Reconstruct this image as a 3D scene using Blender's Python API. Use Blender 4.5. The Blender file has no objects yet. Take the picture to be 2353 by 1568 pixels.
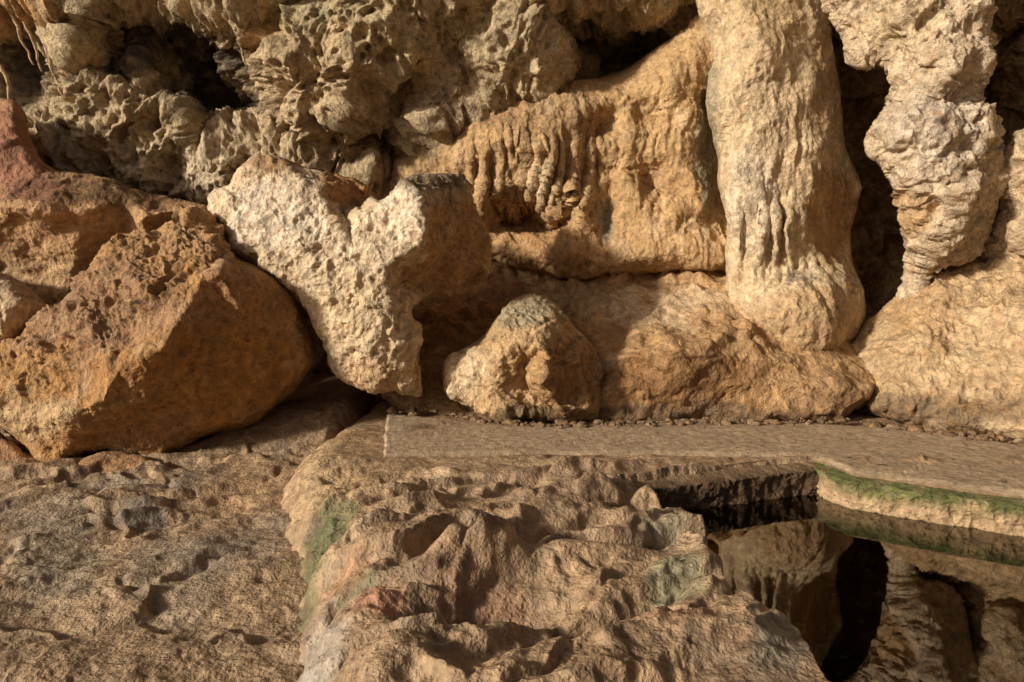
import bpy, math, numpy as np, time
from mathutils import Vector, geometry
T00=time.time()
rng=np.random.RandomState(7)
# ---------------------------------------------------------------- noise
PERM=np.concatenate([rng.permutation(256)]*3).astype(np.int32)
GR=rng.normal(size=(256,3)); GR/=np.linalg.norm(GR,axis=1)[:,None]; GR=GR.astype(np.float32)
RP=rng.rand(256,3).astype(np.float32)
def hsh(i,j,k): return PERM[PERM[PERM[i&255]+(j&255)]+(k&255)]
def perlin(P):
    P=P.astype(np.float32); I=np.floor(P).astype(np.int32); F=P-I
    U=F*F*F*(F*(F*6-15)+10); r=np.zeros(len(P),np.float32)
    for a in (0,1):
        for b in (0,1):
            for c in (0,1):
                g=GR[hsh(I[:,0]+a,I[:,1]+b,I[:,2]+c)]
                d=g[:,0]*(F[:,0]-a)+g[:,1]*(F[:,1]-b)+g[:,2]*(F[:,2]-c)
                w=(U[:,0] if a else 1-U[:,0])*(U[:,1] if b else 1-U[:,1])*(U[:,2] if c else 1-U[:,2])
                r+=w*d
    return r*1.5
def fbm(P,f,o=4,g=.5,off=0,ridge=False):
    r=np.zeros(len(P),np.float32);a=1.;s=0
    for i in range(o):
        n=perlin(P*f+off+i*17.3)
        if ridge: n=1-2*np.abs(n)
        r+=a*n; s+=a; a*=g; f*=2.03
    return r/s
def worley(P,f,off=0,loc=False):
    P=(P*f+off).astype(np.float32); I=np.floor(P).astype(np.int32); F=P-I
    f1=np.full(len(P),9,np.float32); f2=f1.copy(); idd=np.zeros(len(P),np.int32); Lc=np.zeros((len(P),3),np.float32)
    for a in (-1,0,1):
        for b in (-1,0,1):
            for c in (-1,0,1):
                h=hsh(I[:,0]+a,I[:,1]+b,I[:,2]+c); q=RP[h]
                v=F-q-np.array([a,b,c],np.float32); d=(v*v).sum(1)
                m=d<f1; f2=np.where(m,f1,np.minimum(f2,d)); idd=np.where(m,h,idd); f1=np.where(m,d,f1)
                if loc: Lc[m]=v[m]
    if loc: return np.sqrt(f1),np.sqrt(f2),idd,Lc
    return np.sqrt(f1),np.sqrt(f2),idd
def sst(a,b,x):
    t=np.clip((x-a)/(b-a),0,1); return t*t*(3-2*t)
def facet(P,f,off,tilt,step_=0.,ed=.12,bias=(0,0,0)):
    """every cell is a broken face with its own tilt"""
    f1,f2,i,L=worley(P,f,off,True); r=RP[(i*7+3)&255]-.5+np.array(bias,np.float32)
    e=sst(0,ed,f2-f1)
    return ((r*L).sum(1)*tilt/f+step_*(RP[i][:,0]-.5))*e, 1-e
# ---------------------------------------------------------------- image pixels to scene points through the camera
# px, py are image pixel coordinates, cast as rays from the camera; a depth turns a
# pixel into a point in metres, on_level() a pixel into a floor point.
CAM=(0,0,1.6); PITCH=math.radians(5); FL=1569.; CX,CY=1176.5,784.
cp,sp=math.cos(PITCH),math.sin(PITCH)
def ray(px,py):
    u=(np.asarray(px,float)-CX)/FL; v=(CY-np.asarray(py,float))/FL
    return u, cp+v*sp, -sp+v*cp
def at_depth(px,py,y):
    dx,dy,dz=ray(px,py); t=y/dy
    return np.stack([dx*t,dy*t,CAM[2]+dz*t],-1)
def on_level(px,py,z=0.):
    dx,dy,dz=ray(px,py); dz=np.minimum(dz,-0.02); t=(z-CAM[2])/dz
    return np.stack([dx*t,dy*t,np.full(np.shape(t),z)],-1)
def polydist(X,Y,poly):
    n=len(poly); best=np.full(X.shape,1e18); nx=X.copy(); ny=Y.copy(); ins=np.zeros(X.shape,bool)
    for i in range(n):
        ax,ay=poly[i]; bx,by=poly[(i+1)%n]; ex,ey=bx-ax,by-ay; L=ex*ex+ey*ey+1e-12
        t=np.clip(((X-ax)*ex+(Y-ay)*ey)/L,0,1); qx=ax+t*ex; qy=ay+t*ey
        d=(X-qx)**2+(Y-qy)**2; m=d<best; best=np.where(m,d,best); nx=np.where(m,qx,nx); ny=np.where(m,qy,ny)
        c=((ay>Y)!=(by>Y)); 
        if ey!=0: ins^= c & (X<(Y-ay)/ey*ex+ax)
    d=np.sqrt(best); return np.where(ins,d,-d),nx,ny
def smooth_poly(pts,it=2):
    p=np.array(pts,float)
    for _ in range(it):
        q=np.roll(p,-1,0); p=np.stack([.75*p+.25*q,.25*p+.75*q],1).reshape(-1,2)
    return [tuple(a) for a in p]
def interp(ctrl,X,Y):
    c=list(ctrl); xs=[a[0] for a in c]; ys=[a[1] for a in c]
    x0,x1=min(X.min(),min(xs))-50,max(X.max(),max(xs))+50; y0,y1=min(Y.min(),min(ys))-50,max(Y.max(),max(ys))+50
    for (a,b) in [(x0,y0),(x1,y0),(x0,y1),(x1,y1),((x0+x1)/2,y0),((x0+x1)/2,y1),(x0,(y0+y1)/2),(x1,(y0+y1)/2)]:
        k=min(ctrl,key=lambda q:(q[0]-a)**2+(q[1]-b)**2); c.append((a,b,k[2]))
    r=geometry.delaunay_2d_cdt([Vector((a[0],a[1])) for a in c],[],[],0,1e-6)
    vs=r[0]; org=r[3]; D=np.full(X.shape,c[0][2],float)
    val=[c[o[0]][2] for o in org]
    for f in r[2]:
        (ax,ay),(bx,by),(cx_,cy_)=[vs[i] for i in f]; va,vb,vc=[val[i] for i in f]
        den=(by-cy_)*(ax-cx_)+(cx_-bx)*(ay-cy_)
        if abs(den)<1e-9: continue
        l1=((by-cy_)*(X-cx_)+(cx_-bx)*(Y-cy_))/den; l2=((cy_-ay)*(X-cx_)+(ax-cx_)*(Y-cy_))/den; l3=1-l1-l2
        m=(l1>=-1e-6)&(l2>=-1e-6)&(l3>=-1e-6); D=np.where(m,l1*va+l2*vb+l3*vc,D)
    return D
def blur(A,r,it=2):
    if r<1: return A
    for _ in range(it):
        for ax in (0,1):
            pad=[(0,0),(0,0)]; pad[ax]=(r+1,r); B=np.cumsum(np.pad(A,pad,mode='edge'),axis=ax)
            n=A.shape[ax]; A=(np.take(B,range(2*r+1,2*r+1+n),ax)-np.take(B,range(0,n),ax))/(2*r+1)
    return A
CM=.98
def make_mesh(name,V,Q,col,mat):
    me=bpy.data.meshes.new(name); n=len(V); m=len(Q)
    me.vertices.add(n); me.vertices.foreach_set('co',V.astype(np.float32).ravel())
    me.loops.add(m*4); me.polygons.add(m)
    me.polygons.foreach_set('loop_start',np.arange(m,dtype=np.int32)*4)
    me.loops.foreach_set('vertex_index',Q.astype(np.int32).ravel())
    me.update(calc_edges=True); me.validate()
    me.polygons.foreach_set('use_smooth',np.ones(len(me.polygons),bool))
    a=me.color_attributes.new('Col','FLOAT_COLOR','POINT')
    k=np.clip(col,0.002,9)*CM*np.array([1.0,.985,.97]); mxc=k.max(1); k=k/np.maximum(1,mxc/.85)[:,None]
    c=np.ones((n,4),np.float32); c[:,:3]=k; a.data.foreach_set('color',c.ravel())
    me.materials.append(mat); ob=bpy.data.objects.new(name,me); bpy.context.scene.collection.objects.link(ob); return ob
def paint(P,px,py,base,blobs,var=.25,alt=None):
    n=len(P); c=np.tile(np.array(base,np.float32),(n,1))
    if alt is not None:
        for k,(ac,f,th,amt) in enumerate(alt):
            w=sst(th,th+.35,fbm(P,f,4,.55,off=31+9*k))*amt; c=c*(1-w[:,None])+np.array(ac)*w[:,None]
    if blobs:
        nn=fbm(P,1.7,5,.65,off=5)
        for (bx,by,rx,ry,bc,s) in blobs:
            d=np.sqrt(((px-bx)/rx)**2+((py-by)/ry)**2)+nn*.9
            w=(1-sst(.55,1.1,d))*s; c=c*(1-w[:,None])+np.array(bc,np.float32)*w[:,None]
    v=1+var*fbm(P,3.1,4,.6,off=77)*1.5
    return c*v[:,None]
def quads(idx,mask):
    a=idx[:-1,:-1];b=idx[:-1,1:];c=idx[1:,1:];d=idx[1:,:-1]
    return np.stack([a[mask],d[mask],c[mask],b[mask]],-1)
def gridnormal(P,st=CAM):
    gx=np.gradient(P,axis=1); gy=np.gradient(P,axis=0); N=np.cross(gx,gy); N/=np.linalg.norm(N,axis=2)[...,None]+1e-12
    s=np.sign(((np.array(st)-P)*N).sum(2)); return N*s[...,None]
def vecnoise(P,f,a,o=3):
    return np.stack([fbm(P,f,o,.5,off=k*51+3) for k in range(3)],-1)*a
# displacement recipes: offset along the outward normal (m)
def d_rough(P,a=1.):
    Q=P+vecnoise(P,3,.08,2)
    g1,_,_=worley(P,15.,off=4); fa,_=facet(Q,2.2,3,.38,.05); fb,_=facet(Q,6.5,13,.35,.02,.2)
    return a*(.08*fbm(P,1.6,3)+.055*fbm(P,4.,5,.6,ridge=True)+fa+fb+.026*fbm(P,13,3,.55)-.024*(1-sst(.1,.5,g1))*sst(-.1,.3,fbm(P,2,2,off=19)))
def d_smooth(P,a=1.):
    g1,_,_=worley(P,9.,off=4); fa,_=facet(P+vecnoise(P,2,.15,2),1.5,3,.25,.03,.2)
    return a*(.09*fbm(P,1.4,3)+fa+.045*fbm(P,4,5,.58)+.010*fbm(P,22,3,.6)-.02*(1-sst(.05,.35,g1)))
def d_karst(P,a=1.):
    Q=P+vecnoise(P,1.5,.30,3)
    f1,f2,_=worley(Q,1.5,off=2); g1,g2,_=worley(Q,4.2,off=8); h1,h2,_=worley(P+vecnoise(P,6,.05,2),10.,off=3)
    m=sst(-.35,.25,fbm(P,1.1,2,off=4))
    return a*(.36*(sst(0,.75,f1)-.5)+.26*(sst(0.05,.6,g1)-.5)*m+.12*(sst(0,.55,h1)-.5)*sst(-.4,.0,fbm(P,1.7,2,off=14))+.13*fbm(P,3,5,.6,ridge=True)+.035*fbm(P,14,3,.6))
def d_hang(P,a=1.):
    return .3*d_karst(P,a)+.8*d_rough(P,a)
def d_flow(P,a=1.):
    W=P+vecnoise(P*np.array([1,1,.6]),1.2,.16,3)
    S=W*np.array([1,1,.14])
    g1,_,_=worley(P,7.,off=4); m=sst(-.4,.3,fbm(P,.9,2,off=22)); fa,_=facet(W*np.array([1,1,.6]),3.,3,.28,.03,.2)
    return a*(.11*fbm(S,2.2,3,.55,ridge=True)*m+.04*fbm(S,8,3,.6,ridge=True)*(.3+.7*m)+fa*(1-m*.6)+.045*fbm(P,4.5,5,.6)+.016*fbm(P,20,3,.6)-.05*(1-sst(.05,.4,g1))*sst(0,.3,fbm(P,1.6,2,off=12)))
def d_ceil(P,a=1.):
    # hanging curtains over the flowstone wall, smooth dark bedrock at the left, pitted roof elsewhere
    w=sst(-1.9,-1.3,P[:,0]+.4*fbm(P,1.,2,off=71))*(1-sst(.6,1.1,P[:,0]))*sst(3.9,4.3,P[:,2])
    bare=sst(11.25,11.8,P[:,1]+.3*fbm(P,1.5,3))*(P[:,0]<-3)*sst(3.3,3.7,P[:,2])
    st=P*np.array([.5,.5,2.6])
    return (d_karst(P,a)*(1-.6*w)+1.7*d_flow(P,a)*w)*(1-.75*bare)+bare*.10*fbm(st,1.6,4,.55,ridge=True)
def d_slope(P,a=1.):
    Q=P+vecnoise(P,2.2,.16,3)
    f1,f2,_=worley(Q*np.array([1,1,1.6]),3.4,off=6); g1,_,_=worley(Q,8,off=2); lo=sst(.75,1.0,P[:,2]+.15*fbm(P,2,2))
    return a*(.14*fbm(P,1.2,3)+.13*(.45-sst(0,.8,f1))*(.35+.65*lo)+.045*fbm(P,4,5,.57)-.015*(1-sst(0,.4,g1))+.008*fbm(P,22,3,.6))
def rock(name,outline,ctrl,disp,base,mat,T=.5,R=80,step=2.7,closed=True,blobs=(),alt=None,var=.28,br=4,vn=((1.0,.12),(4,.04)),da=1.,xs=None,ys=None,edgew=25,smooth=1,mod=None):
    if outline is not None:
        ol=smooth_poly(outline,smooth); oa=np.array(ol)
        xs=np.arange(oa[:,0].min()-step,oa[:,0].max()+step*2,step); ys=np.arange(oa[:,1].min()-step,oa[:,1].max()+step*2,step)
    X,Y=np.meshgrid(xs,ys); 
    if outline is not None:
        d,nx,ny=polydist(X,Y,ol); ins=d>0
        X=np.where(ins,X,nx); Y=np.where(ins,Y,ny); d=np.maximum(d,0)
        g=1-np.sqrt(np.clip(1-(1-np.minimum(d/R,1))**2,0,1))
    else: ins=np.ones(X.shape,bool); g=np.zeros(X.shape); d=g+1e3
    D=blur(interp(ctrl,X,Y),br)
    if mod is not None: D=D+mod(X,Y)
    F=at_depth(X,Y,D+T*g); N=gridnormal(F)
    w=sst(0,edgew,d).ravel(); P=F.reshape(-1,3)
    P0=P.copy()
    P=P+N.reshape(-1,3)*(disp(P0,da)*w)[:,None]
    for f,a in vn: P=P+vecnoise(P0,f,a)
    col=paint(P0,X.ravel(),Y.ravel(),base,blobs,var,alt)
    fm=ins[:-1,:-1]|ins[1:,:-1]|ins[:-1,1:]|ins[1:,1:]
    idx=np.arange(X.size).reshape(X.shape); Q=quads(idx,fm)
    V=P
    if closed:
        B=at_depth(X,Y,D+T*(2-g)).reshape(-1,3); B0=B.copy()
        for f,a in vn: B=B+vecnoise(B0,f,a)
        bi=np.where(ins,idx+X.size,idx); Q2=quads(bi,fm)[:,::-1]; V=np.concatenate([P,B]); Q=np.concatenate([Q,Q2]); col=np.concatenate([col,col])
    used=np.unique(Q); re=np.zeros(len(V),np.int64); re[used]=np.arange(len(used))
    return make_mesh(name,V[used],re[Q],col[used],mat)
# ---------------------------------------------------------------- materials
def rock_mat(name,rough=.85,b=1.,fine=1.,spec=.25,dirt=(.20,.09,.035),dirt_amt=.55,lightc=(.60,.465,.30),light_amt=.4):
    m=bpy.data.materials.new(name); m.use_nodes=True; nt=m.node_tree; L=nt.links; N=nt.nodes
    bs=N['Principled BSDF']; tc=N.new('ShaderNodeTexCoord'); at=N.new('ShaderNodeAttribute'); at.attribute_name='Col'
    def noise(s,d,r,dist=0):
        n=N.new('ShaderNodeTexNoise'); n.inputs['Scale'].default_value=s; n.inputs['Detail'].default_value=d; n.inputs['Roughness'].default_value=r; n.inputs['Distortion'].default_value=dist
        L.new(tc.outputs['Object'],n.inputs['Vector']); return n.outputs['Fac']
    def mr(x,a,b_,c,d):
        n=N.new('ShaderNodeMapRange'); L.new(x,n.inputs[0]); 
        for i,v in enumerate((a,b_,c,d)): n.inputs[i+1].default_value=v
        return n.outputs[0]
    def mix(t,f,a,c):
        n=N.new('ShaderNodeMix'); n.data_type='RGBA'; n.blend_type=t
        if isinstance(f,float): n.inputs[0].default_value=f
        else: L.new(f,n.inputs[0])
        for s,v in ((n.inputs[6],a),(n.inputs[7],c)):
            if isinstance(v,tuple): s.default_value=(*v,1)
            else: L.new(v,s)
        return n.outputs[2]
    n1=noise(2.3,8,.62,.3); n2=noise(12,5,.6); n3=noise(45,3,.6); n4=noise(5.5,7,.66,.6)
    c=mix('MIX',mr(n4,.52,.64,0,dirt_amt),at.outputs['Color'],dirt)
    c=mix('MIX',mr(n1,.54,.7,0,light_amt),c,lightc)
    g=mr(n2,.3,.7,.62,1.34); cc=N.new('ShaderNodeCombineColor')
    for i in range(3): L.new(g,cc.inputs[i])
    c=mix('MULTIPLY',1.,c,cc.outputs[0])
    g2=mr(n3,.3,.7,.82,1.17); c2=N.new('ShaderNodeCombineColor')
    for i in range(3): L.new(g2,c2.inputs[i])
    c=mix('MULTIPLY',1.,c,c2.outputs[0])
    L.new(c,bs.inputs['Base Color']); L.new(mr(n2,.3,.7,rough-.12,min(1,rough+.1)),bs.inputs['Roughness']); bs.inputs['Specular IOR Level'].default_value=spec
    vo=N.new('ShaderNodeTexVoronoi'); vo.inputs['Scale'].default_value=28; L.new(tc.outputs['Object'],vo.inputs['Vector'])
    pit=mr(vo.outputs['Distance'],.0,.35,0,1)
    def bump(h,dist,prev=None):
        n=N.new('ShaderNodeBump'); n.inputs['Strength'].default_value=1; n.inputs['Distance'].default_value=dist; L.new(h,n.inputs['Height'])
        if prev: L.new(prev,n.inputs['Normal'])
        return n.outputs[0]
    p=bump(n2,.08*b); p=bump(pit,.007*fine,p); p=bump(n3,.012*fine,p)
    L.new(p,bs.inputs['Normal']); return m
M_rough=rock_mat('rough_limestone',.88,1.0,1.0,dirt=(.33,.165,.065))
M_flow=rock_mat('flowstone',.72,.8,.8,.3,dirt=(.37,.195,.075),dirt_amt=.5)
M_karst=rock_mat('pitted_limestone',.9,1.2,1.1,dirt=(.17,.10,.045),dirt_amt=.55)
M_smooth=rock_mat('clay_coated_rock',.8,.8,.8,dirt=(.28,.135,.045),light_amt=.25)
M_floor=rock_mat('cave_floor_stone',.8,.55,.8,.3,dirt=(.17,.10,.05),light_amt=.2)
M_wet=rock_mat('worn_rock',.6,.55,.7,.45,dirt=(.15,.08,.04),light_amt=.25)
M_path=rock_mat('trodden_concrete',.9,.2,.4,.2,dirt=(.24,.16,.095),dirt_amt=.35,light_amt=.1)
cream=(.64,.485,.30); tan=(.50,.32,.155); ochre=(.54,.27,.075); rust=(.34,.145,.05)
pink=(.36,.16,.10); moss=(.075,.10,.03); white=(.72,.60,.45)
# ---------------------------------------------------------------- ceiling and back wall
xsD=np.concatenate([np.linspace(-700,-60,40),np.arange(-50,1720,3.0)])
ysD=np.concatenate([np.linspace(-700,-60,36),np.arange(-50,500,3.0),np.linspace(506,960,50)])
ceil=[(-700,960,11.3),(0,960,11.3),(700,960,11.3),(1600,960,12.5),(-700,500,11.3),(0,480,11.2),(250,470,11.2),(480,470,11.2),(700,500,11.2),(800,420,11.2),(950,380,11.3),(1200,420,12.3),(1650,420,12.6),
 (0,380,11.1),(200,330,10.9),(450,350,10.9),(620,330,10.7),(760,330,10.5),(820,380,10.6),(880,290,11.5),(930,265,11.3),
 (0,240,11.6),(120,215,11.8),(190,170,10.9),(330,225,10.7),(420,275,10.8),(560,250,12.1),(450,235,11.7),(640,270,11.2),(690,240,10.3),(800,230,10.0),(975,290,10.2),(1060,270,10.6),(1100,235,10.4),(1250,190,10.3),(1350,170,12.4),(1500,160,12.5),
 (0,90,11.7),(100,100,11.9),(175,90,10.3),(280,60,11.3),(250,150,11.7),(320,150,10.8),(400,80,11.6),(500,130,12.0),(400,160,11.4),(580,60,10.4),(650,130,10.0),(800,120,9.8),(950,120,9.9),(1050,100,10.3),(1150,100,9.9),(1260,100,10.0),(1320,80,12.0),(1450,80,12.3),(1570,60,12.1),
 (0,20,10.6),(200,0,10.3),(380,10,10.6),(520,0,10.0),(700,0,9.7),(900,0,9.6),(1150,-10,9.7),(1400,0,10.1),(1600,0,10.2),
 (-700,-700,9.8),(500,-700,9.3),(1500,-700,9.0),(-700,0,10.3),(-700,240,11),(1700,0,10.4),(1700,-700,9)]
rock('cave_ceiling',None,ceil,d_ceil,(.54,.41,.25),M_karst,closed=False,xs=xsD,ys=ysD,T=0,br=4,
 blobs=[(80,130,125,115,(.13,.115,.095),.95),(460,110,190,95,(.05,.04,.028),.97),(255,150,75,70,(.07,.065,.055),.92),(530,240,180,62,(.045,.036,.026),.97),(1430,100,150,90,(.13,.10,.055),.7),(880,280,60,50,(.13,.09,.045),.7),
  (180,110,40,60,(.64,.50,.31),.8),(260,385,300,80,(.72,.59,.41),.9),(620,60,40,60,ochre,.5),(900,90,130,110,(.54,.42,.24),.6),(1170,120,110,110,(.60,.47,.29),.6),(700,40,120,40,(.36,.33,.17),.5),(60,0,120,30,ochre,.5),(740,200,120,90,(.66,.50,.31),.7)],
 alt=[((.38,.32,.20),.9,.05,.6),((.68,.55,.37),1.3,.1,.6)])
xsR=np.concatenate([np.arange(1560,2420,3.6),np.linspace(2424,4200,60)]); ysR=np.concatenate([np.linspace(-700,-60,30),np.arange(-50,960,3.6)])
rw=[(1560,-700,9.6),(1560,0,11.5),(1560,900,11.5),(1950,150,10.8),(2000,300,11.4),(2030,600,11.2),(1900,800,11),(2250,0,9.6),(2300,120,10.2),(2340,250,10.2),(2353,420,9.8),(2300,600,10),(2300,900,10),
 (2100,-60,9.4),(2500,-100,8.8),(2600,300,8.2),(2700,900,8),(3200,200,6.5),(4200,200,4),(4200,900,4),(4200,-700,4),(2300,-700,8.5)]
rock('cave_wall',None,rw,d_karst,(.38,.26,.14),M_karst,closed=False,xs=xsR,ys=ysR,T=0,br=4,blobs=[(2010,420,90,330,(.28,.145,.06),.8),(2300,200,50,130,(.16,.10,.05),.7)],alt=[((.55,.42,.24),1.1,.1,.6)])
# ---------------------------------------------------------------- flowstone wall
fo=[(760,470),(800,400),(870,360),(920,320),(960,275),(1000,290),(1060,262),(1130,228),(1200,212),(1290,186),(1380,178),(1440,160),(1490,120),(1530,90),(1590,45),(1640,-40),(1760,-60),(1800,640),(1650,640),(1140,640),(1060,600),(900,640),(760,600)]
fc=[(760,420,11.4),(800,500,11.1),(900,380,10.8),(900,500,10.9),(1000,330,10.5),(1000,480,10.9),(1070,300,10.2),(1090,350,10.1),(1110,480,10.3),(1130,530,10.5),(1160,580,10.6),
 (1180,250,10.2),(1180,320,9.95),(1190,420,10.3),(1200,500,10.8),(1230,340,9.9),(1250,430,10.05),(1260,490,10.2),(1270,525,10.8),(1290,400,10.05),(1330,470,10.0),(1310,560,10.1),(1230,570,10.3),(1250,600,10.1),(1330,260,10.1),(1350,330,10.2),(1390,300,10.5),(1400,420,10.5),(1390,520,10.4),
 (1450,220,10.1),(1450,330,10.1),(1440,430,10.15),(1440,560,10.0),(1530,200,9.9),(1490,420,10.5),(1520,520,9.95),(1530,350,10.0),(1500,270,10.3),(1580,150,9.9),(1590,300,10.0),(1620,250,10.4),(1600,450,9.9),(1600,600,9.7),(1500,600,9.8),(1400,610,9.9),(1700,300,10.8),(1640,500,10.2)]
def curtains(X,Y):
    """folds of the flowstone curtain, ragged along their lower edge, hollow behind"""
    L=np.stack([X/60.,X*0,X*0],-1).reshape(-1,3); lowY=(480+55*perlin(L*1.3)+40*perlin(L*4.1+4)).reshape(X.shape)
    Wn=np.stack([X/70.,Y/400.,X*0],-1).reshape(-1,3); nz=fbm(Wn,1.,4,.55,off=3).reshape(X.shape); am=sst(-.45,.2,fbm(Wn,.7,3,off=33)).reshape(X.shape)
    wx=sst(1060,1105,X)*(1-sst(1340,1400,X)); top=sst(250,400,Y)
    ph=X*math.pi/30+4.*nz+.3*np.sin(Y*.03)
    fold=((.18*np.abs(np.sin(ph))**.7-.11)*(.35+.65*am)+.22*nz)*top*(1-sst(0,16,Y-lowY))
    hol=.45*sst(0,14,Y-lowY)*(1-sst(515,545,Y))*sst(1110,1150,X)*(1-sst(1290,1340,X))
    return wx*(fold*1.0+hol)
rock('flowstone_wall',fo,fc,d_flow,tan,M_flow,T=1.1,R=75,br=5,closed=True,vn=((1,.10),(4,.03)),da=1.15,mod=curtains,
 blobs=[(1000,320,60,50,(.26,.23,.15),.6),(900,400,90,60,(.52,.36,.19),.7),(1230,260,170,60,(.34,.215,.105),.85),(1230,500,70,40,rust,.5),(1250,570,170,40,(.42,.23,.10),.7),(1500,250,130,160,(.58,.39,.19),.6),(1200,400,130,110,(.52,.35,.18),.6),(1250,420,45,80,cream,.7),(1330,300,50,50,(.26,.16,.08),.6),(1620,300,30,250,(.24,.23,.15),.7),(1390,500,25,60,(.23,.22,.16),.7)],alt=[(cream,1.2,.15,.5)])
# ---------------------------------------------------------------- terrace slope
so=[(860,640),(1000,600),(1140,585),(1300,600),(1500,600),(1660,600),(1760,640),(1860,720),(1960,800),(2010,850),(2025,895),(2000,935),(1930,965),(1800,975),(1600,975),(1400,985),(1150,985),(950,960),(860,900)]
sc=[(860,900,8.7),(950,960,8.4),(950,850,8.8),(960,720,9.6),(1000,620,10.6),(1150,600,10.9),(1150,700,10.0),(1150,850,8.7),(1150,985,8.1),
 (1300,985,7.95),(1300,860,8.7),(1300,760,9.4),(1300,700,9.8),(1300,620,10.8),(1400,980,7.95),(1400,900,8.0),(1400,820,8.2),(1390,785,8.5),(1420,745,9.3),(1400,660,10),(1500,610,10.6),
 (1550,970,8.1),(1560,880,7.9),(1560,800,7.8),(1560,765,8.0),(1560,735,9.0),(1560,650,9.9),(1700,965,8.1),(1700,880,7.9),(1700,810,7.95),(1700,775,8.3),(1700,740,8.8),(1680,660,9.3),(1660,610,10.3),(1800,960,7.95),(1800,880,7.9),(1800,830,8.05),(1830,790,8.5),(1900,950,7.85),(1920,880,7.8),(1900,830,8.2),(2000,900,7.95),(1980,840,8.3),(1960,780,8.8)]
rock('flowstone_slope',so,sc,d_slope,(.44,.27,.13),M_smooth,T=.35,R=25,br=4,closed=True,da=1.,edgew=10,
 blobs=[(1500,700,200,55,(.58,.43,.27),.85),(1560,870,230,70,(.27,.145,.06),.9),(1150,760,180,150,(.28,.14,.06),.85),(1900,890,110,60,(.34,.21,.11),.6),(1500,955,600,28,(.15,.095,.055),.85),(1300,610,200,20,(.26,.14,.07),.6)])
# ---------------------------------------------------------------- column
co=[(1570,-260),(1590,-100),(1596,0),(1640,120),(1620,190),(1618,250),(1650,330),(1645,400),(1662,470),(1664,560),(1664,640),(1664,700),(1705,750),(1765,800),(1810,850),(1900,850),(1965,790),(2000,740),(1994,680),(1972,640),(1955,590),(1950,540),(1962,490),(1968,410),(1938,330),(1938,250),(1930,170),(1908,80),(1900,0),(1920,-120),(1960,-260)]
cc_=[(1600,-200,9.5),(1900,-200,9.5),(1750,-200,9.1),(1700,0,9.2),(1850,0,9.3),(1640,60,9.6),(1750,120,8.95),(1700,200,9.1),(1840,200,9.15),(1760,300,8.95),(1690,350,9.0),(1850,350,9.1),(1690,420,8.85),(1780,450,9.0),(1860,440,9.1),(1930,420,9.5),(1700,520,8.85),(1760,540,8.8),(1840,540,8.85),(1880,560,9.15),(1930,560,9.6),
 (1680,640,9.0),(1730,635,8.85),(1800,622,8.8),(1850,630,8.85),(1750,690,8.7),(1830,690,8.45),(1900,660,8.7),(1940,640,9.1),(1970,710,8.95),(1790,750,8.45),(1870,760,8.3),(1850,840,8.5),(1690,700,8.95)]
def flutes(X,Y):
    L=np.stack([X/60.,X*0,X*0],-1).reshape(-1,3); low=(590+50*perlin(L*1.3)+30*perlin(L*4)).reshape(X.shape)
    w=sst(420,540,Y)*(1-sst(0,36,Y-low))*(1-sst(1820,1890,X))
    Wn=np.stack([X/70.,Y/400.,X*0],-1).reshape(-1,3); nz=fbm(Wn,1.,3,.6,off=13).reshape(X.shape)
    ph=(X-1660)*math.pi/40+4*nz
    return w*(.17*np.abs(np.sin(ph))**.7-.06)+.08*np.exp(-((Y-low-30)/18.)**2)*sst(1665,1700,X)*(1-sst(1820,1880,X))
rock('limestone_column',co,cc_,d_flow,(.60,.455,.28),M_flow,T=.6,R=95,br=4,closed=True,da=.8,vn=((1,.10),(4,.03)),mod=flutes,edgew=12,
 blobs=[(1840,640,50,22,(.24,.22,.18),.7),(1720,450,70,160,white,.5),(1720,150,50,160,cream,.5),(1780,30,90,90,(.44,.30,.15),.7),(1890,200,40,160,(.38,.25,.12),.7),(1905,500,60,120,(.40,.235,.10),.85),(1850,740,130,90,(.44,.29,.15),.8),(1640,300,20,250,(.25,.23,.16),.6)])
# ---------------------------------------------------------------- hanging rock, right
ho=[(1880,-260),(1905,0),(1925,60),(1955,110),(1950,155),(2000,140),(2040,160),(2062,230),(2040,262),(2008,290),(2000,335),(2035,375),(2062,425),(2076,470),(2070,520),(2092,560),(2086,620),(2078,660),(2060,700),(2160,700),(2135,655),(2136,625),(2160,604),(2230,600),(2268,540),(2296,445),(2306,385),(2282,340),(2292,290),(2236,228),(2250,170),(2266,100),(2280,0),(2266,-260)]
hc=[(1900,-200,9),(2250,-200,8.6),(2100,-200,8.4),(1960,60,8.9),(2080,60,8.3),(2200,60,8.3),(2080,150,8.5),(2170,150,8.0),(2120,230,8.2),(2210,260,8.3),(2060,310,8.2),(2150,320,7.95),(2230,330,8.2),(2100,400,8.1),(2200,400,8.0),(2250,440,8.3),(2100,480,8.3),(2180,500,8.1),(2110,560,8.5),(2200,570,8.5),(2110,640,8.75),(2110,700,8.75)]
rock('hanging_limestone',ho,hc,d_hang,(.60,.47,.32),M_rough,T=.6,R=60,br=3,closed=True,da=1.2,edgew=12,vn=((1.5,.10),(5,.05),(12,.02)),
 blobs=[(2150,300,100,130,(.62,.52,.41),.7),(2100,480,50,60,(.44,.26,.11),.7),(2050,60,120,60,(.60,.46,.28),.7),(2200,540,80,50,(.52,.41,.28),.5)])
rock('overhanging_limestone',[(2255,560),(2280,470),(2285,400),(2310,350),(2353,290),(2500,200),(2700,150),(2750,640),(2500,680),(2353,645),(2300,620)],
 [(2290,500,8.9),(2353,420,8.3),(2353,520,8.2),(2353,600,8.6),(2500,400,7.8),(2650,450,7.4)],d_hang,(.58,.44,.28),M_rough,T=.5,R=60,da=1.2,edgew=12)
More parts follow.
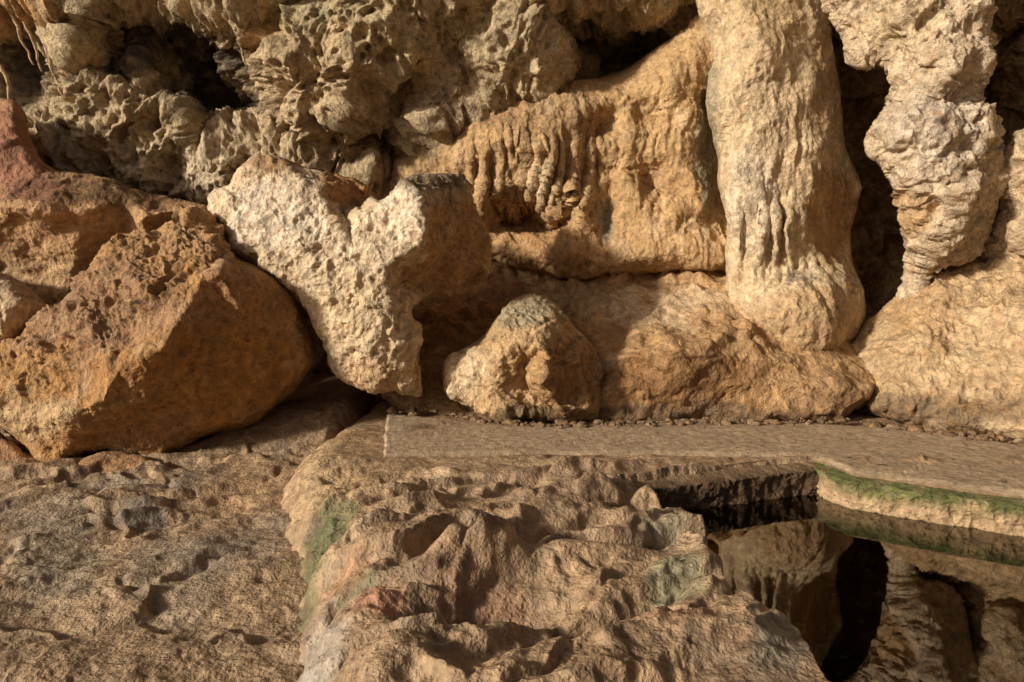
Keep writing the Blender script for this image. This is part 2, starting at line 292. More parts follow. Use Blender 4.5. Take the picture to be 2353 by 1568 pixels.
rock('rock_mound',[(1935,812),(1985,755),(2050,705),(2100,655),(2130,650),(2210,612),(2330,590),(2450,560),(2800,540),(2850,1100),(2500,1060),(2353,1015),(2200,992),(2060,965),(2000,945),(2015,895),(1965,850)],
 [(1940,812,9.0),(2000,760,8.9),(2000,850,8.3),(2010,940,7.8),(2100,680,8.8),(2080,800,8.0),(2100,880,7.8),(2120,960,7.6),(2200,640,8.9),(2200,720,8.2),(2200,850,7.6),(2200,985,7.2),(2353,600,8.5),(2353,680,7.9),(2353,800,7.35),(2353,900,7.1),(2353,1010,6.75),(2500,600,8),(2500,1040,6.2),(2750,600,7.5),(2750,1080,5.6)],
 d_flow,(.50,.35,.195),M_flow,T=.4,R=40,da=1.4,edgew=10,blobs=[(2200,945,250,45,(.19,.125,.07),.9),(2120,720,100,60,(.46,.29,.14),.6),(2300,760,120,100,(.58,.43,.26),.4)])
# ---------------------------------------------------------------- left ledge with stalagmite
rock('ledge_with_stalagmite',[(-500,300),(-120,260),(-30,236),(10,230),(42,234),(58,262),(66,300),(85,340),(108,378),(165,398),(240,405),(350,448),(430,465),(490,480),(560,560),(560,760),(300,860),(-200,900),(-500,800)],
 [(-500,400,9),(-100,400,9.2),(-100,270,9.6),(20,240,9.6),(20,330,9.3),(30,400,9.1),(100,430,9.1),(200,430,9.2),(300,460,9.2),(420,480,9.3),(480,490,9.4),(0,475,8.6),(100,485,8.6),(200,490,8.8),(330,500,9.0),(0,520,8.95),(130,530,9.0),(300,540,9.3),(0,620,9.3),(150,650,9.3),(350,650,9.6),(-300,500,8.6),(-300,700,9)],
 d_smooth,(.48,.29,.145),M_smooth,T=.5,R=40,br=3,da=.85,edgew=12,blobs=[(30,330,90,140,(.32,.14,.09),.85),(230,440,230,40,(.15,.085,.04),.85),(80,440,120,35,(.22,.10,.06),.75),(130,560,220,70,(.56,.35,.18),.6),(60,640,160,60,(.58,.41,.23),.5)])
rock('rock_outcrop',[(-300,560),(-60,600),(0,628),(40,640),(80,672),(112,706),(80,740),(40,775),(0,810),(-200,900),(-400,850)],
 [(-200,650,8.3),(0,640,8.5),(40,690,8.3),(100,706,8.6),(0,740,8.2),(-200,800,8)],d_flow,(.60,.45,.29),M_rough,T=.35,R=40,da=.8,edgew=8)
# ---------------------------------------------------------------- boulders
lb=[(-60,880),(-20,800),(20,795),(60,765),(85,735),(130,705),(180,662),(205,615),(258,552),(300,545),(355,540),(395,508),(440,492),(482,492),(505,540),(530,580),(590,615),(645,652),(680,690),(705,745),(722,800),(720,840),(692,890),(640,930),(605,962),(560,990),(515,992),(470,1008),(410,1035),(385,1075),(360,1078),(340,1052),(250,1035),(180,1045),(150,1074),(100,1062),(50,1018),(0,968),(-40,930)]
lc=[(-60,880,7.6),(0,830,7.4),(60,790,7.5),(180,670,7.7),(260,560,7.9),(400,520,7.9),(480,500,7.85),(520,590,7.7),(300,640,7.5),(400,620,7.45),(470,640,7.25),(500,630,7.15),(200,760,7.3),(300,760,7.2),(410,735,6.95),(370,800,6.8),(120,860,7.2),(220,860,6.95),(270,850,6.8),(230,915,6.75),(160,945,6.85),(60,930,7.1),(40,980,7.1),
 (600,640,7.55),(660,700,7.7),(580,760,7.45),(700,800,7.9),(680,880,7.9),(560,860,7.5),(450,880,7.2),(330,920,7.0),(420,970,7.35),(550,960,7.7),(300,1010,7.25),(150,1030,7.2),(370,1060,7.5)]
def d_lb(P,a=1.):
    # weathered, deeply furrowed upper face; smoother clean break below
    S=(P+vecnoise(P,2,.15,2))*np.array([.8,1,.8])
    up=sst(-.15,.25,(P[:,2]-.95)-.75*(P[:,0]+4.1)*1.0+.25*fbm(P,1.5,3)+.0)
    return a*(up*(d_rough(P,1.3)+.16*fbm(S,2.2,4,.6,ridge=True,off=3))+(1-up)*d_smooth(P,1.2))
rock('boulder',lb,lc,d_lb,(.44,.245,.10),M_rough,T=.55,R=30,br=1,da=.8,vn=((1,.06),(4,.035),(12,.018)),edgew=12,step=2.3,smooth=1,
 blobs=[(260,720,260,150,(.36,.22,.125),.85),(420,560,110,70,(.43,.27,.145),.6),(520,640,60,50,(.33,.16,.10),.5),(480,860,260,120,(.44,.22,.065),.85),(80,960,110,50,(.58,.42,.24),.7),(600,720,120,60,(.38,.20,.08),.6)])
hb=[(482,470),(482,438),(528,432),(536,410),(552,385),(588,358),(640,360),(700,384),(740,398),(830,412),(862,452),(872,462),(905,438),(925,408),(1000,396),(1082,410),(1088,470),(1110,520),(1132,560),(1124,612),(1108,672),(1050,678),(975,686),(945,708),(950,735),(972,748),(966,800),(958,840),(976,908),(955,915),(925,895),(870,908),(800,884),(752,842),(750,800),(722,750),(700,705),(664,655),(590,612),(540,590),(522,545),(512,515),(490,505)]
hcn=[(484,450,8.2),(490,500,8.1),(545,400,8.15),(600,362,8.2),(650,380,8.1),(660,440,7.85),(690,425,7.9),(700,395,8.3),(730,440,7.85),(770,512,7.75),(785,485,8.2),(800,420,8.5),(850,455,8.6),(800,500,8.1),(825,500,7.8),(870,465,7.8),(925,412,7.8),(965,470,7.55),(978,510,7.5),(965,560,7.5),(890,610,7.48),(885,650,7.55),(900,700,7.65),(945,720,7.8),
 (600,520,7.85),(560,590,7.95),(680,560,7.7),(660,640,7.85),(740,620,7.6),(820,580,7.6),(850,520,7.7),(740,740,7.8),(800,740,7.6),(760,820,7.85),(850,800,7.6),(880,740,7.55),(870,890,7.8),(930,790,7.65),(960,780,7.85),(965,900,8.0),
 (1000,400,8.4),(1080,415,8.8),(1010,480,8.0),(1080,520,8.5),(1125,590,8.8),(1000,560,7.95),(925,615,7.9),(1050,600,8.3),(935,650,8.0),(1050,670,8.5),(980,680,8.3)]
def d_hb(P,a=1.):
    g1,_,_=worley(P+vecnoise(P,5,.04,2),11.,off=14)
    return d_rough(P,a)+a*.06*fbm(P,2.5,5,.6,ridge=True,off=9)-.024*(1-sst(.1,.5,g1))*sst(.0,.25,fbm(P,2,2,off=30))
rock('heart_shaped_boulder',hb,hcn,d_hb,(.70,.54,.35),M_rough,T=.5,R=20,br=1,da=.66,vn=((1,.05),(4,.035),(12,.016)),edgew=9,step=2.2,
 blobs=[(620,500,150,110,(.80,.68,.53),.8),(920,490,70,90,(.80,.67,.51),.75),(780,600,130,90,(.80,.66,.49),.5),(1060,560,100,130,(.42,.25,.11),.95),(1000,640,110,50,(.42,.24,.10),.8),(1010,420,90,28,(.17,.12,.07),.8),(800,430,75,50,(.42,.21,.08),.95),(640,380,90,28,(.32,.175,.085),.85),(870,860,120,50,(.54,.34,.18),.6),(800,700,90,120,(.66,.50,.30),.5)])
sb=[(1014,850),(1022,826),(1060,802),(1112,778),(1140,735),(1165,700),(1195,680),(1232,677),(1268,692),(1300,722),(1340,770),(1383,812),(1395,850),(1398,890),(1408,935),(1390,962),(1300,978),(1220,972),(1150,980),(1118,945),(1050,925),(1018,905)]
sbc=[(1014,860,8.1),(1040,890,7.95),(1060,820,8.0),(1110,790,7.9),(1100,880,7.75),(1150,750,7.8),(1150,830,7.6),(1160,900,7.65),(1200,690,8.1),(1230,740,7.75),(1190,790,7.6),(1210,840,7.8),(1215,890,7.85),(1250,800,7.5),(1245,870,7.4),(1275,720,8.0),(1300,800,7.7),(1300,880,7.7),(1370,820,8.2),(1350,880,7.85),(1390,930,8.0),(1300,960,7.65),(1200,960,7.55),(1120,940,7.7)]
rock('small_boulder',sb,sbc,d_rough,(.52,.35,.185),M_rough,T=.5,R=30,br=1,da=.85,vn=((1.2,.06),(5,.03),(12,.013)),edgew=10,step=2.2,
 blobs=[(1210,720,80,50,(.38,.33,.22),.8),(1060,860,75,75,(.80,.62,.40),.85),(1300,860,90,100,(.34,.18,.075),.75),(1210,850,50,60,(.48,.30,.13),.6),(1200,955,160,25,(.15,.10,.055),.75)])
rock('flat_stone',[(148,1078),(165,1055),(230,1040),(310,1036),(350,1058),(385,1080),(320,1100),(240,1104),(180,1108)],[(150,1080,7.2),(300,1040,7.3),(300,1100,6.9),(180,1100,6.9)],d_smooth,(.34,.19,.09),M_smooth,T=.25,R=20,da=.5,edgew=8)
rock('rock_bank',[(-300,960),(-40,960),(20,1000),(70,1050),(130,1072),(150,1100),(90,1125),(0,1150),(-300,1200)],[(-200,1000,7.3),(0,1000,7.4),(60,1060,7.2),(130,1085,7.1),(0,1130,6.8),(-200,1150,6.7)],d_smooth,(.32,.18,.09),M_smooth,T=.3,R=25,da=.8,edgew=8)
# ---------------------------------------------------------------- floor, foreground rock, pool
FZ=-.35; WZ=-.29; BED=-.75
def lv(pts,z=0.): 
    a=np.array(pts,float); p=on_level(a[:,0],a[:,1],z); return [(q[0],q[1]) for q in p]
left_edge=lv([(600,2600),(620,1900),(632,1568),(640,1450),(680,1360),(635,1250),(630,1130),(680,1065),(780,1000),(860,925)],FZ)
plan_rock=left_edge+lv([(900,900),(1500,900),(2600,960)],0)+lv([(3600,1100),(3600,2600)],0)
pool=lv([(1430,1107),(1560,1088),(1700,1072),(1800,1060),(1885,1057),(1935,1076),(2080,1100),(2353,1138),(2700,1185),(3300,1290),(3300,2300),(2500,2300),(2120,1800),(2000,1620),(1955,1565),(1905,1500),(1880,1440),(1830,1405),(1770,1395),(1730,1370),(1690,1310),(1650,1285),(1655,1235),(1610,1180),(1540,1140),(1480,1120)],0)
px_=np.concatenate([np.linspace(-2600,-60,90),np.arange(-50,2410,2.6),np.linspace(2415,4200,60)])
py_=np.concatenate([np.linspace(840,880,6),np.arange(884,1600,2.2),np.linspace(1604,3800,90)])
GX,GY=np.meshgrid(px_,py_)
def floor_h(x,y):
    P=np.stack([x,y,np.zeros_like(x)],-1)
    W=P+vecnoise(P,1.3,.45,4)
    cr=sst(-.05,.25,fbm(P,.8,2,off=61))
    fa,ea=facet(W*np.array([1,1.3,1]),1.0,11,.14,.05,.09); fb,eb=facet(W,3.4,31,.12,.012,.2)
    z=FZ+fa+fb*.8-.03*ea*cr
    ang=math.radians(28); W2=P+vecnoise(P,1.0,.35,3); X_,Y_=W2[:,0],W2[:,1]
    S=np.stack([(X_*math.cos(ang)+Y_*math.sin(ang))*.45,(-X_*math.sin(ang)+Y_*math.cos(ang))*1.9,x*0],-1)
    rip=fbm(S,1.9,3,.5,ridge=True)
    z+=.11*(rip-.2)*sst(-.15,.4,fbm(P,.7,2,off=3)+.16*(-x-2.3))+.07*fbm(P,.9,3)+.026*fbm(P,5,4,.57)+.004*fbm(P,30,3,.6)
    g1,_,_=worley(W,5.,off=1); h1,_,_=worley(P,16.,off=1)
    z-=.025*(1-sst(.05,.5,g1))*sst(-.05,.3,fbm(P,1.4,2,off=8))+.009*(1-sst(.1,.4,h1))*sst(0,.35,fbm(P,2,2,off=18))
    return z
def fg_top(x,y):
    P=np.stack([x,y,np.zeros_like(x)],-1)
    W=P+vecnoise(P,1.8,.22,4)
    ang=math.radians(28); ca,sa=math.cos(ang),math.sin(ang)
    u=(W[:,0]*ca+W[:,1]*sa); v=(-W[:,0]*sa+W[:,1]*ca)
    S=np.stack([u*.55,v*1.4,x*0],-1)
    near=1-sst(4.9,6.3,y); k_=.35+.65*near
    a,ea=facet(S,1.3,21,.46,.08,.15,(.2,-.3,0)); b,eb=facet(S,3.0,5,.48,.04,.17,(.2,-.25,0)); c,ec=facet(S,7.,15,.40,.014,.2,(.2,-.2,0))
    m2=sst(-.25,.25,fbm(P,1.1,2,off=44)); m3=sst(-.3,.2,fbm(P,1.6,2,off=54))
    z=k_*(a+b*m3+c*m2)-k_*(.035*ea*m2+.02*eb*m3)
    z+=(.03+.06*near)*fbm(S,1.8,4,.58,ridge=True)*(.3+.7*m3)+.030*fbm(P,3.5,5,.58)+.005*fbm(P,22,3,.6)
    g1,_,_=worley(W,6.,off=41); h1,_,_=worley(W,13.,off=4); z-=.025*(1-sst(.05,.5,g1))*sst(.0,.35,fbm(P,1.2,2,off=18))+.008*(1-sst(.1,.5,h1))*m2
    z+=.07*near*fbm(P,.8,2,off=40)
    return z
def bump_at(x,y,px,py,r1,r2,ang,h):
    c=on_level(px,py,0.); a=math.radians(ang); dx=x-c[0]; dy=y-c[1]
    u=(dx*math.cos(a)+dy*math.sin(a))/r1; v=(-dx*math.sin(a)+dy*math.cos(a))/r2
    return h*np.exp(-(u*u+v*v)**1.5)
G=on_level(GX,GY,FZ); x=G[...,0].ravel(); y=G[...,1].ravel()
dR,_,_=polydist(x,y,plan_rock)
z=floor_h(x,y)
z=blur(z.reshape(GX.shape),1,1).ravel()
z+=.45*sst(7.3,8.6,y)*sst(-4.5,-2.5,x)
z=z-(.9)*sst(.1,.6,dR)
P0=np.stack([x,y,z],-1)
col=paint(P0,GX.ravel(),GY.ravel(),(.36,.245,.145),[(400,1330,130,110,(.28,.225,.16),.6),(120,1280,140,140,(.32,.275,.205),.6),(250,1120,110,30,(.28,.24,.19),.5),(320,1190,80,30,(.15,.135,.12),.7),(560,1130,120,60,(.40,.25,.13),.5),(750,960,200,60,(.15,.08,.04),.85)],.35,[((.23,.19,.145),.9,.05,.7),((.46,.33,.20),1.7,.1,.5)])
idx=np.arange(len(P0)).reshape(GX.shape)
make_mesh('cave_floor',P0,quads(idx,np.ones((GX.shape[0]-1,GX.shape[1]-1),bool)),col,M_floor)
G=on_level(GX,GY,0.); x=G[...,0].ravel(); y=G[...,1].ravel()
P2=np.stack([x,y,x*0],-1); wob=.10*fbm(P2,2.2,5,.62,off=2)+.03*fbm(P2,9,2)
dR,_,_=polydist(x,y,plan_rock); dP,_,_=polydist(x,y,pool); dP=-dP
top=fg_top(x,y)
for a in [(1010,1345,.40,.18,20,.05),(1180,1300,.75,.13,12,.12),(1080,1400,.45,.14,20,-.11),(1270,1400,.4,.16,10,-.07),(1130,1180,.5,.20,15,.08),(860,1320,.35,.22,0,.05),(880,1420,.28,.14,40,.07),(1350,1480,.6,.3,30,.06),(1550,1250,.4,.2,60,-.05),(1300,1220,.7,.14,25,-.08),(1500,1450,.5,.2,40,.05),(1680,1480,.3,.2,40,.05),(1000,1500,.4,.2,30,.04),(1100,1120,.5,.15,10,.04),(1350,1110,.5,.12,20,.04)]:
    top+=bump_at(x,y,*a)
keep=sst(6.05,6.5,y); top=top*(1-keep)+(-.06+.03*fbm(P2,3,4,.6))*keep
top=blur(top.reshape(GX.shape),1,1).ravel()
lf=np.clip((dR+wob)/.55,0,1); prof=np.sqrt(1-(1-lf)**2)
z=-.75+(top+.75)*prof
pf=sst(-.02,.09,dP+wob*.6)
z=-.9+(z+.9)*pf
P0=np.stack([x,y,z],-1)
N=gridnormal(P0.reshape(GX.shape+(3,)),(0,0,50)).reshape(-1,3)
P1=P0+N*(.05*fbm(P0,5,5,.6)*(1-pf+ (1-sst(.3,1,lf))).clip(0,1))[:,None]
col=paint(P0,GX.ravel(),GY.ravel(),(.37,.245,.14),[(800,1130,110,60,(.50,.34,.18),.6),(730,1080,60,120,(.52,.36,.20),.5),(735,1225,65,55,moss,.8),(690,1300,45,40,(.11,.12,.055),.7),(820,1350,70,22,(.14,.15,.07),.7),(770,1180,60,25,(.12,.14,.06),.7),(720,1450,90,140,(.36,.32,.27),.7),(690,1510,60,90,(.46,.43,.38),.5),(870,1400,70,35,(.38,.17,.10),.7),(800,1330,60,30,(.46,.25,.13),.6),(1060,1120,110,40,(.44,.31,.19),.6),(1100,1370,150,50,(.28,.145,.085),.6),
 (1560,1350,80,70,(.19,.195,.12),.7),(1560,1440,100,60,(.38,.21,.12),.5),(1520,1210,60,60,(.25,.235,.16),.6),(1800,1490,100,70,(.23,.215,.16),.7),(1300,1150,200,60,(.28,.19,.12),.5)],.4,[((.50,.37,.23),1.1,.08,.6),((.17,.125,.09),1.6,.08,.7)])
xr=on_level(1893,1057,0.); xl=on_level(1475,1110,0.)
ok=((dR>-.1)&(dP>-.25)&(z>-.88)&~((x>xr[0]-.02)&(dP<.25))&~((y>5.85)&(x>xl[0])&(dP<.03))).reshape(GX.shape); fm=ok[:-1,:-1]&ok[1:,1:]&ok[1:,:-1]&ok[:-1,1:]
Q=quads(idx,fm); used=np.unique(Q); re=np.zeros(len(P1),np.int64); re[used]=np.arange(len(used))
make_mesh('foreground_rock',P1[used],re[Q],col[used],M_wet)
def plane_poly(name,poly,z,mat):
    me=bpy.data.meshes.new(name); r=geometry.delaunay_2d_cdt([Vector(p) for p in poly],[],[list(range(len(poly)))],1,1e-5)
    me.from_pydata([(v[0],v[1],z) for v in r[0]],[],[f[:] for f in r[2]]); me.update(); me.materials.append(mat)
    ob=bpy.data.objects.new(name,me); bpy.context.scene.collection.objects.link(ob); return ob
c0=np.mean(np.array(pool),0); big=[(c0[0]+(a-c0[0])*1.06,c0[1]+(b-c0[1])*1.06) for a,b in pool]
mw=bpy.data.materials.new('still_water'); mw.use_nodes=True; nt=mw.node_tree; N_=nt.nodes; L_=nt.links
for n in list(N_): N_.remove(n)
out=N_.new('ShaderNodeOutputMaterial'); mx=N_.new('ShaderNodeMixShader'); tr=N_.new('ShaderNodeBsdfTransparent'); gl=N_.new('ShaderNodeBsdfGlossy'); fr=N_.new('ShaderNodeFresnel')
fr.inputs['IOR'].default_value=1.95; tr.inputs['Color'].default_value=(.42,.35,.23,1); gl.inputs['Roughness'].default_value=.01; gl.inputs['Color'].default_value=(.95,.90,.84,1)
L_.new(fr.outputs[0],mx.inputs[0]); L_.new(tr.outputs[0],mx.inputs[1]); L_.new(gl.outputs[0],mx.inputs[2]); L_.new(mx.outputs[0],out.inputs[0])
plane_poly('pool_water',big,WZ,mw)
mb=bpy.data.materials.new('pool_silt'); mb.use_nodes=True; b_=mb.node_tree.nodes['Principled BSDF']; b_.inputs['Roughness'].default_value=.9
n_=mb.node_tree.nodes.new('ShaderNodeTexNoise'); n_.inputs['Scale'].default_value=3; n_.inputs['Detail'].default_value=8; r_=mb.node_tree.nodes.new('ShaderNodeValToRGB')
r_.color_ramp.elements[0].color=(.03,.02,.01,1); r_.color_ramp.elements[1].color=(.10,.065,.03,1); mb.node_tree.links.new(n_.outputs['Fac'],r_.inputs[0]); mb.node_tree.links.new(r_.outputs[0],b_.inputs['Base Color'])
plane_poly('pool_bed',big,BED,mb)
mc=bpy.data.materials.new('brass_coin'); mc.use_nodes=True; b_=mc.node_tree.nodes['Principled BSDF']; b_.inputs['Base Color'].default_value=(.85,.62,.25,1); b_.inputs['Roughness'].default_value=.5
V=[];F=[]
pts=on_level(rng.uniform(1680,2400,90),rng.uniform(1230,1560,90),BED)
for p in pts:
    b=len(V); r=.02
    for h in (.002,.008):
        for k in range(12): V.append((p[0]+r*math.cos(k*math.pi/6),p[1]+r*math.sin(k*math.pi/6),BED+h))
    F.append([b+12+k for k in range(12)])
    for k in range(12): F.append([b+k,b+(k+1)%12,b+12+(k+1)%12,b+12+k])
me=bpy.data.meshes.new('coins'); me.from_pydata(V,[],F); me.materials.append(mc); ob=bpy.data.objects.new('coins',me); bpy.context.scene.collection.objects.link(ob)
# ---------------------------------------------------------------- walkway
wl=[(888,948),(1000,958),(1200,972),(1500,972),(1800,968),(2000,978),(2200,1000),(2353,1022),(2700,1090),(3300,1180),(3300,1300),(2700,1192),(2353,1137),(2080,1100),(1960,1083),(1918,1066),(1885,1054),(1800,1047),(1500,1043),(1200,1044),(1000,1046),(880,1046)]
st=3.; X,Y=np.meshgrid(np.arange(870,3310,st),np.arange(940,1310,st)); d,nx,ny=polydist(X,Y,wl); ins=d>0
X=np.where(ins,X,nx); Y=np.where(ins,Y,ny); G=on_level(X,Y,0.).reshape(-1,3)
g1,_,_=worley(G,12.,off=1)
G=G+vecnoise(G,5,.03)*np.array([1,1,0])
G[:,2]=.012+.012*fbm(G,1.5,3)+.006*fbm(G,14,4,.6)-.012*(1-sst(.1,.3,g1))*sst(.0,.3,fbm(G,2,2,off=6))-.03*(1-sst(0,5,np.maximum(d,0))).ravel()
fm=ins[:-1,:-1]|ins[1:,:-1]|ins[:-1,1:]|ins[1:,1:]; ii=np.arange(X.size).reshape(X.shape); Q=quads(ii,fm)
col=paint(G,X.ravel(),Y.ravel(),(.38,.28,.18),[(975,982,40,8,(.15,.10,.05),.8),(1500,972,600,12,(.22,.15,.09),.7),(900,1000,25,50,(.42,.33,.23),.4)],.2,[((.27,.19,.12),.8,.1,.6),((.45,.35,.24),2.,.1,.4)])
bp=[]
for i in range(len(wl)):
    a=np.array(wl[i]);b=np.array(wl[(i+1)%len(wl)]); n=max(2,int(np.linalg.norm(b-a)/6))
    for k in range(n): bp.append(a+(b-a)*k/n)
bp=np.array(bp); bt=on_level(bp[:,0],bp[:,1],0.)
nz=9; sk=[]
for k in range(nz):
    q=bt+vecnoise(bt,5,.03)*np.array([1,1,0]); q[:,2]=-.018+.012*fbm(bt,1.5,3)-k*.05
    if k>0: q=q+vecnoise(q,9,.012)
    sk.append(q)
sk=np.array(sk); n=len(bp); si=np.arange(nz*n).reshape(nz,n)+len(G); si2=np.concatenate([si,si[:,:1]],1); Q2=quads(si2,np.ones((nz-1,n),bool))
colS=np.tile(np.array([[.22,.145,.085]]),(nz*n,1))
V=np.concatenate([G,sk.reshape(-1,3)]); Q=np.concatenate([Q,Q2]); col=np.concatenate([col,colS]); used=np.unique(Q); re=np.zeros(len(V),np.int64); re[used]=np.arange(len(used))
make_mesh('walkway',V[used],re[Q],col[used],M_path)
# ---------------------------------------------------------------- pool walls
def wall_strip(name,pl,base,mossy,depth0,lip):
    pl=np.array(pl,float); seg=[]
    for i in range(len(pl)-1):
        n=int(np.linalg.norm(pl[i+1]-pl[i])/2.5)
        for k in range(n): seg.append(pl[i]+(pl[i+1]-pl[i])*k/n)
    seg=np.array(seg)
    for _ in range(12): seg[1:-1]=(seg[:-2]+seg[1:-1]*2+seg[2:])/4
    tp=on_level(seg[:,0],seg[:,1],0.); zz=np.concatenate([np.linspace(depth0,-.45,120),np.linspace(-.46,-.8,20)])
    W=np.repeat(tp[None],len(zz),0); W[...,2]=zz[:,None]
    tang=np.gradient(tp,axis=0); nr=np.stack([tang[:,1],-tang[:,0],tang[:,0]*0],-1); nr/=np.linalg.norm(nr,axis=1)[:,None]
    if (nr[:,1].mean()>0): nr=-nr
    Wf=W.reshape(-1,3); a1,_,_=worley(Wf*np.array([1,1,.5]),12.,off=3)
    h=np.maximum(.03,.05+(.06*fbm(Wf,2.2,4,.6,ridge=True)+.03*sst(0,.6,a1)+.02*fbm(Wf,20,3,.6)).reshape(W.shape[:2]))
    e=sst(depth0-.065,depth0-.02,zz)[:,None]; h=h*(1-e)-lip*e
    W=W+nr[None]*h[...,None]; Wf2=W.reshape(-1,3)
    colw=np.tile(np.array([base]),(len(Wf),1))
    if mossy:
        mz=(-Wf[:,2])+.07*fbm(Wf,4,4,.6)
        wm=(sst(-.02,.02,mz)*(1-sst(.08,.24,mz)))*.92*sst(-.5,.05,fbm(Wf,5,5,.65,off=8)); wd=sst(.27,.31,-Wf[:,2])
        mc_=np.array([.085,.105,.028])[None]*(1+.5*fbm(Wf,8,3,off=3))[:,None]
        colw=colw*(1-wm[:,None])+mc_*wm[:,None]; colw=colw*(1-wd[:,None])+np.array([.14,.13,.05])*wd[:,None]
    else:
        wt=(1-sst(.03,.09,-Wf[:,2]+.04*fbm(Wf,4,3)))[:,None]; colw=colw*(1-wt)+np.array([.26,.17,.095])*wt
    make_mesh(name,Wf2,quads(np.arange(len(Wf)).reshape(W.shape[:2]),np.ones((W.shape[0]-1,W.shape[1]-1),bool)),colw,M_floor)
wall_strip('pool_wall',[(1870,1053),(1890,1057),(1918,1067),(1960,1084),(2080,1101),(2353,1138),(2700,1193),(3290,1300)],(.42,.29,.165),True,-.005,.05)
wall_strip('pool_rock_face',[(1400,1113),(1430,1107),(1560,1088),(1700,1072),(1800,1060),(1900,1056)],(.09,.052,.028),False,-.01,.12)  # rear face: its shade is painted in as a near-black base colour
# ---------------------------------------------------------------- thin roots and small stalactites
def tubes(name,defs,mat,col):
    Vs=[];Qs=[];o=0
    for (a,b,ya,yb,r0,r1) in defs:
        A=at_depth(a[0],a[1],ya);B=at_depth(b[0],b[1],yb); n=26; m=8; t=np.linspace(0,1,n)[:,None]; C=A*(1-t)+B*t
        C=C+np.stack([fbm(C+a[0],2.5,3),fbm(C+a[0]+9,2.5,3),C[:,0]*0],-1)*.10*np.minimum(1,t*4)
        r=(r0*(1-t[:,0])+r1*t[:,0])*(1+.35*fbm(C*1.+a[0],7,2))
        an=np.arange(m)*2*math.pi/m; ring=np.stack([np.cos(an),np.sin(an),an*0],-1)
        P=C[:,None]+ring[None]*r[:,None,None]; Vs.append(P.reshape(-1,3)); ii=np.arange(n*m).reshape(n,m)+o; ii=np.concatenate([ii,ii[:,:1]],1); Qs.append(quads(ii,np.ones((n-1,m),bool))); o+=n*m
    V=np.concatenate(Vs); return make_mesh(name,V,np.concatenate(Qs),np.tile(np.array([col]),(len(V),1)),mat)
tubes('hanging_roots',[((25,30),(75,150),10.4,10.6,.03,.012),((50,30),(100,165),10.4,10.7,.032,.014),((75,25),(140,225),10.4,10.7,.035,.012),((95,35),(120,150),10.4,10.7,.028,.012),((0,150),(22,228),10.5,10.5,.04,.02),((590,65),(630,165),10.2,10.2,.03,.012),((545,85),(575,160),10.3,10.3,.028,.01)],M_flow,(.58,.42,.25))
sd=[]
for (a,t,b,y,r) in [(1082,150,240,10.25,.07),(1104,160,222,10.2,.05),(1132,150,212,10.1,.06),(1158,150,228,10.1,.05),(1205,140,196,10.1,.06),(1244,150,200,10.2,.05),(1030,170,235,10.3,.05),(700,240,300,10.4,.05),(790,260,330,10.2,.06)]:
    sd.append(((a,t),(a+3,b),y,y+.12,r,.012))
tubes('stalactites',sd,M_flow,(.50,.38,.23))
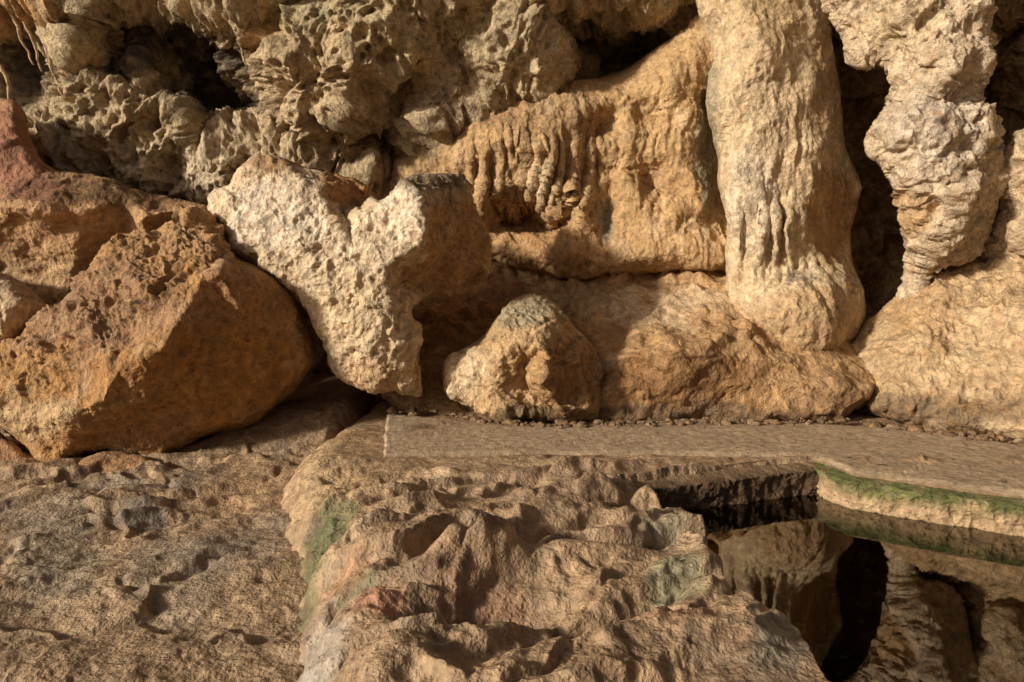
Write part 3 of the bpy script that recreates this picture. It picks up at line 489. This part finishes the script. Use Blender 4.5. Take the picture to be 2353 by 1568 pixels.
# ---------------------------------------------------------------- rubble where the walkway meets the rock
Vs=[];Qs=[];Cs=[];o=0
line=np.array([(900,950),(1000,950),(1120,975),(1300,982),(1420,978),(1600,975),(1850,975),(1950,972),(2050,985),(2200,1003),(2353,1022),(2550,1060)],float)
cum=np.concatenate([[0],np.cumsum(np.linalg.norm(np.diff(line,axis=0),axis=1))])
lon=np.arange(12)*2*math.pi/12
uni=np.array([[math.sin(a)*math.cos(b),math.sin(a)*math.sin(b),math.cos(a)] for a in np.linspace(0.001,math.pi-.001,9) for b in lon])
ui=np.arange(9*12).reshape(9,12); ui=np.concatenate([ui,ui[:,:1]],1); uq=quads(ui,np.ones((8,12),bool))
for k in range(420):
    t=rng.uniform(0,cum[-1]); q=np.array([np.interp(t,cum,line[:,0]),np.interp(t,cum,line[:,1])]); c=on_level(q[0],q[1]+rng.normal()*3-5,0.02)
    s=.010+.04*rng.rand()**3; p=uni*np.array([1,.8,.6])*s*(1+rng.rand(3)*.8); p=p*(1+.6*fbm(p/s+k*3.1,1.1,2))[:,None]
    Vs.append(p+c); Qs.append(uq+o); o+=len(uni); Cs.append(np.tile(np.array([[.26,.17,.095]])*rng.uniform(.5,1.2),(len(uni),1)))
make_mesh('rubble',np.concatenate(Vs),np.concatenate(Qs),np.concatenate(Cs),M_rough)
# ---------------------------------------------------------------- outer ground
me=bpy.data.meshes.new('ground'); s=600; me.from_pydata([(-s,-s,-1.6),(s,-s,-1.6),(s,s,-1.6),(-s,s,-1.6)],[],[(0,1,2,3)])
a=me.color_attributes.new('Col','FLOAT_COLOR','POINT'); a.data.foreach_set('color',np.tile([.36,.23,.12,1],4).astype(np.float32)); me.materials.append(M_floor)
ob=bpy.data.objects.new('ground',me); bpy.context.scene.collection.objects.link(ob)
# ---------------------------------------------------------------- light
sd_=Vector((-.80,-.48,.33)).normalized(); el=math.asin(sd_.z); az=math.atan2(sd_.x,sd_.y)
w=bpy.data.worlds.new('World'); bpy.context.scene.world=w; w.use_nodes=True; nt=w.node_tree; sk_=nt.nodes.new('ShaderNodeTexSky'); sk_.sky_type='NISHITA'; sk_.sun_disc=False; sk_.sun_elevation=el; sk_.sun_rotation=az; sk_.dust_density=8; sk_.air_density=.5; sk_.ozone_density=0
nt.links.new(sk_.outputs[0],nt.nodes['Background'].inputs[0]); nt.nodes['Background'].inputs[1].default_value=.05
l=bpy.data.lights.new('sun','SUN'); l.energy=4.7; l.angle=math.radians(5.0); l.color=(1,.92,.79); lo=bpy.data.objects.new('sun',l); lo.rotation_euler=(-sd_).to_track_quat('-Z','Y').to_euler(); bpy.context.scene.collection.objects.link(lo)
c=bpy.data.cameras.new('camera'); c.lens=36*FL/2353; c.sensor_width=36; c.clip_end=2000; co_=bpy.data.objects.new('camera',c); co_.location=CAM; co_.rotation_euler=(math.radians(90)-PITCH,0,0); bpy.context.scene.collection.objects.link(co_); bpy.context.scene.camera=co_
sc_=bpy.context.scene; sc_.view_settings.view_transform='Standard'; sc_.view_settings.look='None'; sc_.view_settings.exposure=0
print('built in',time.time()-T00)
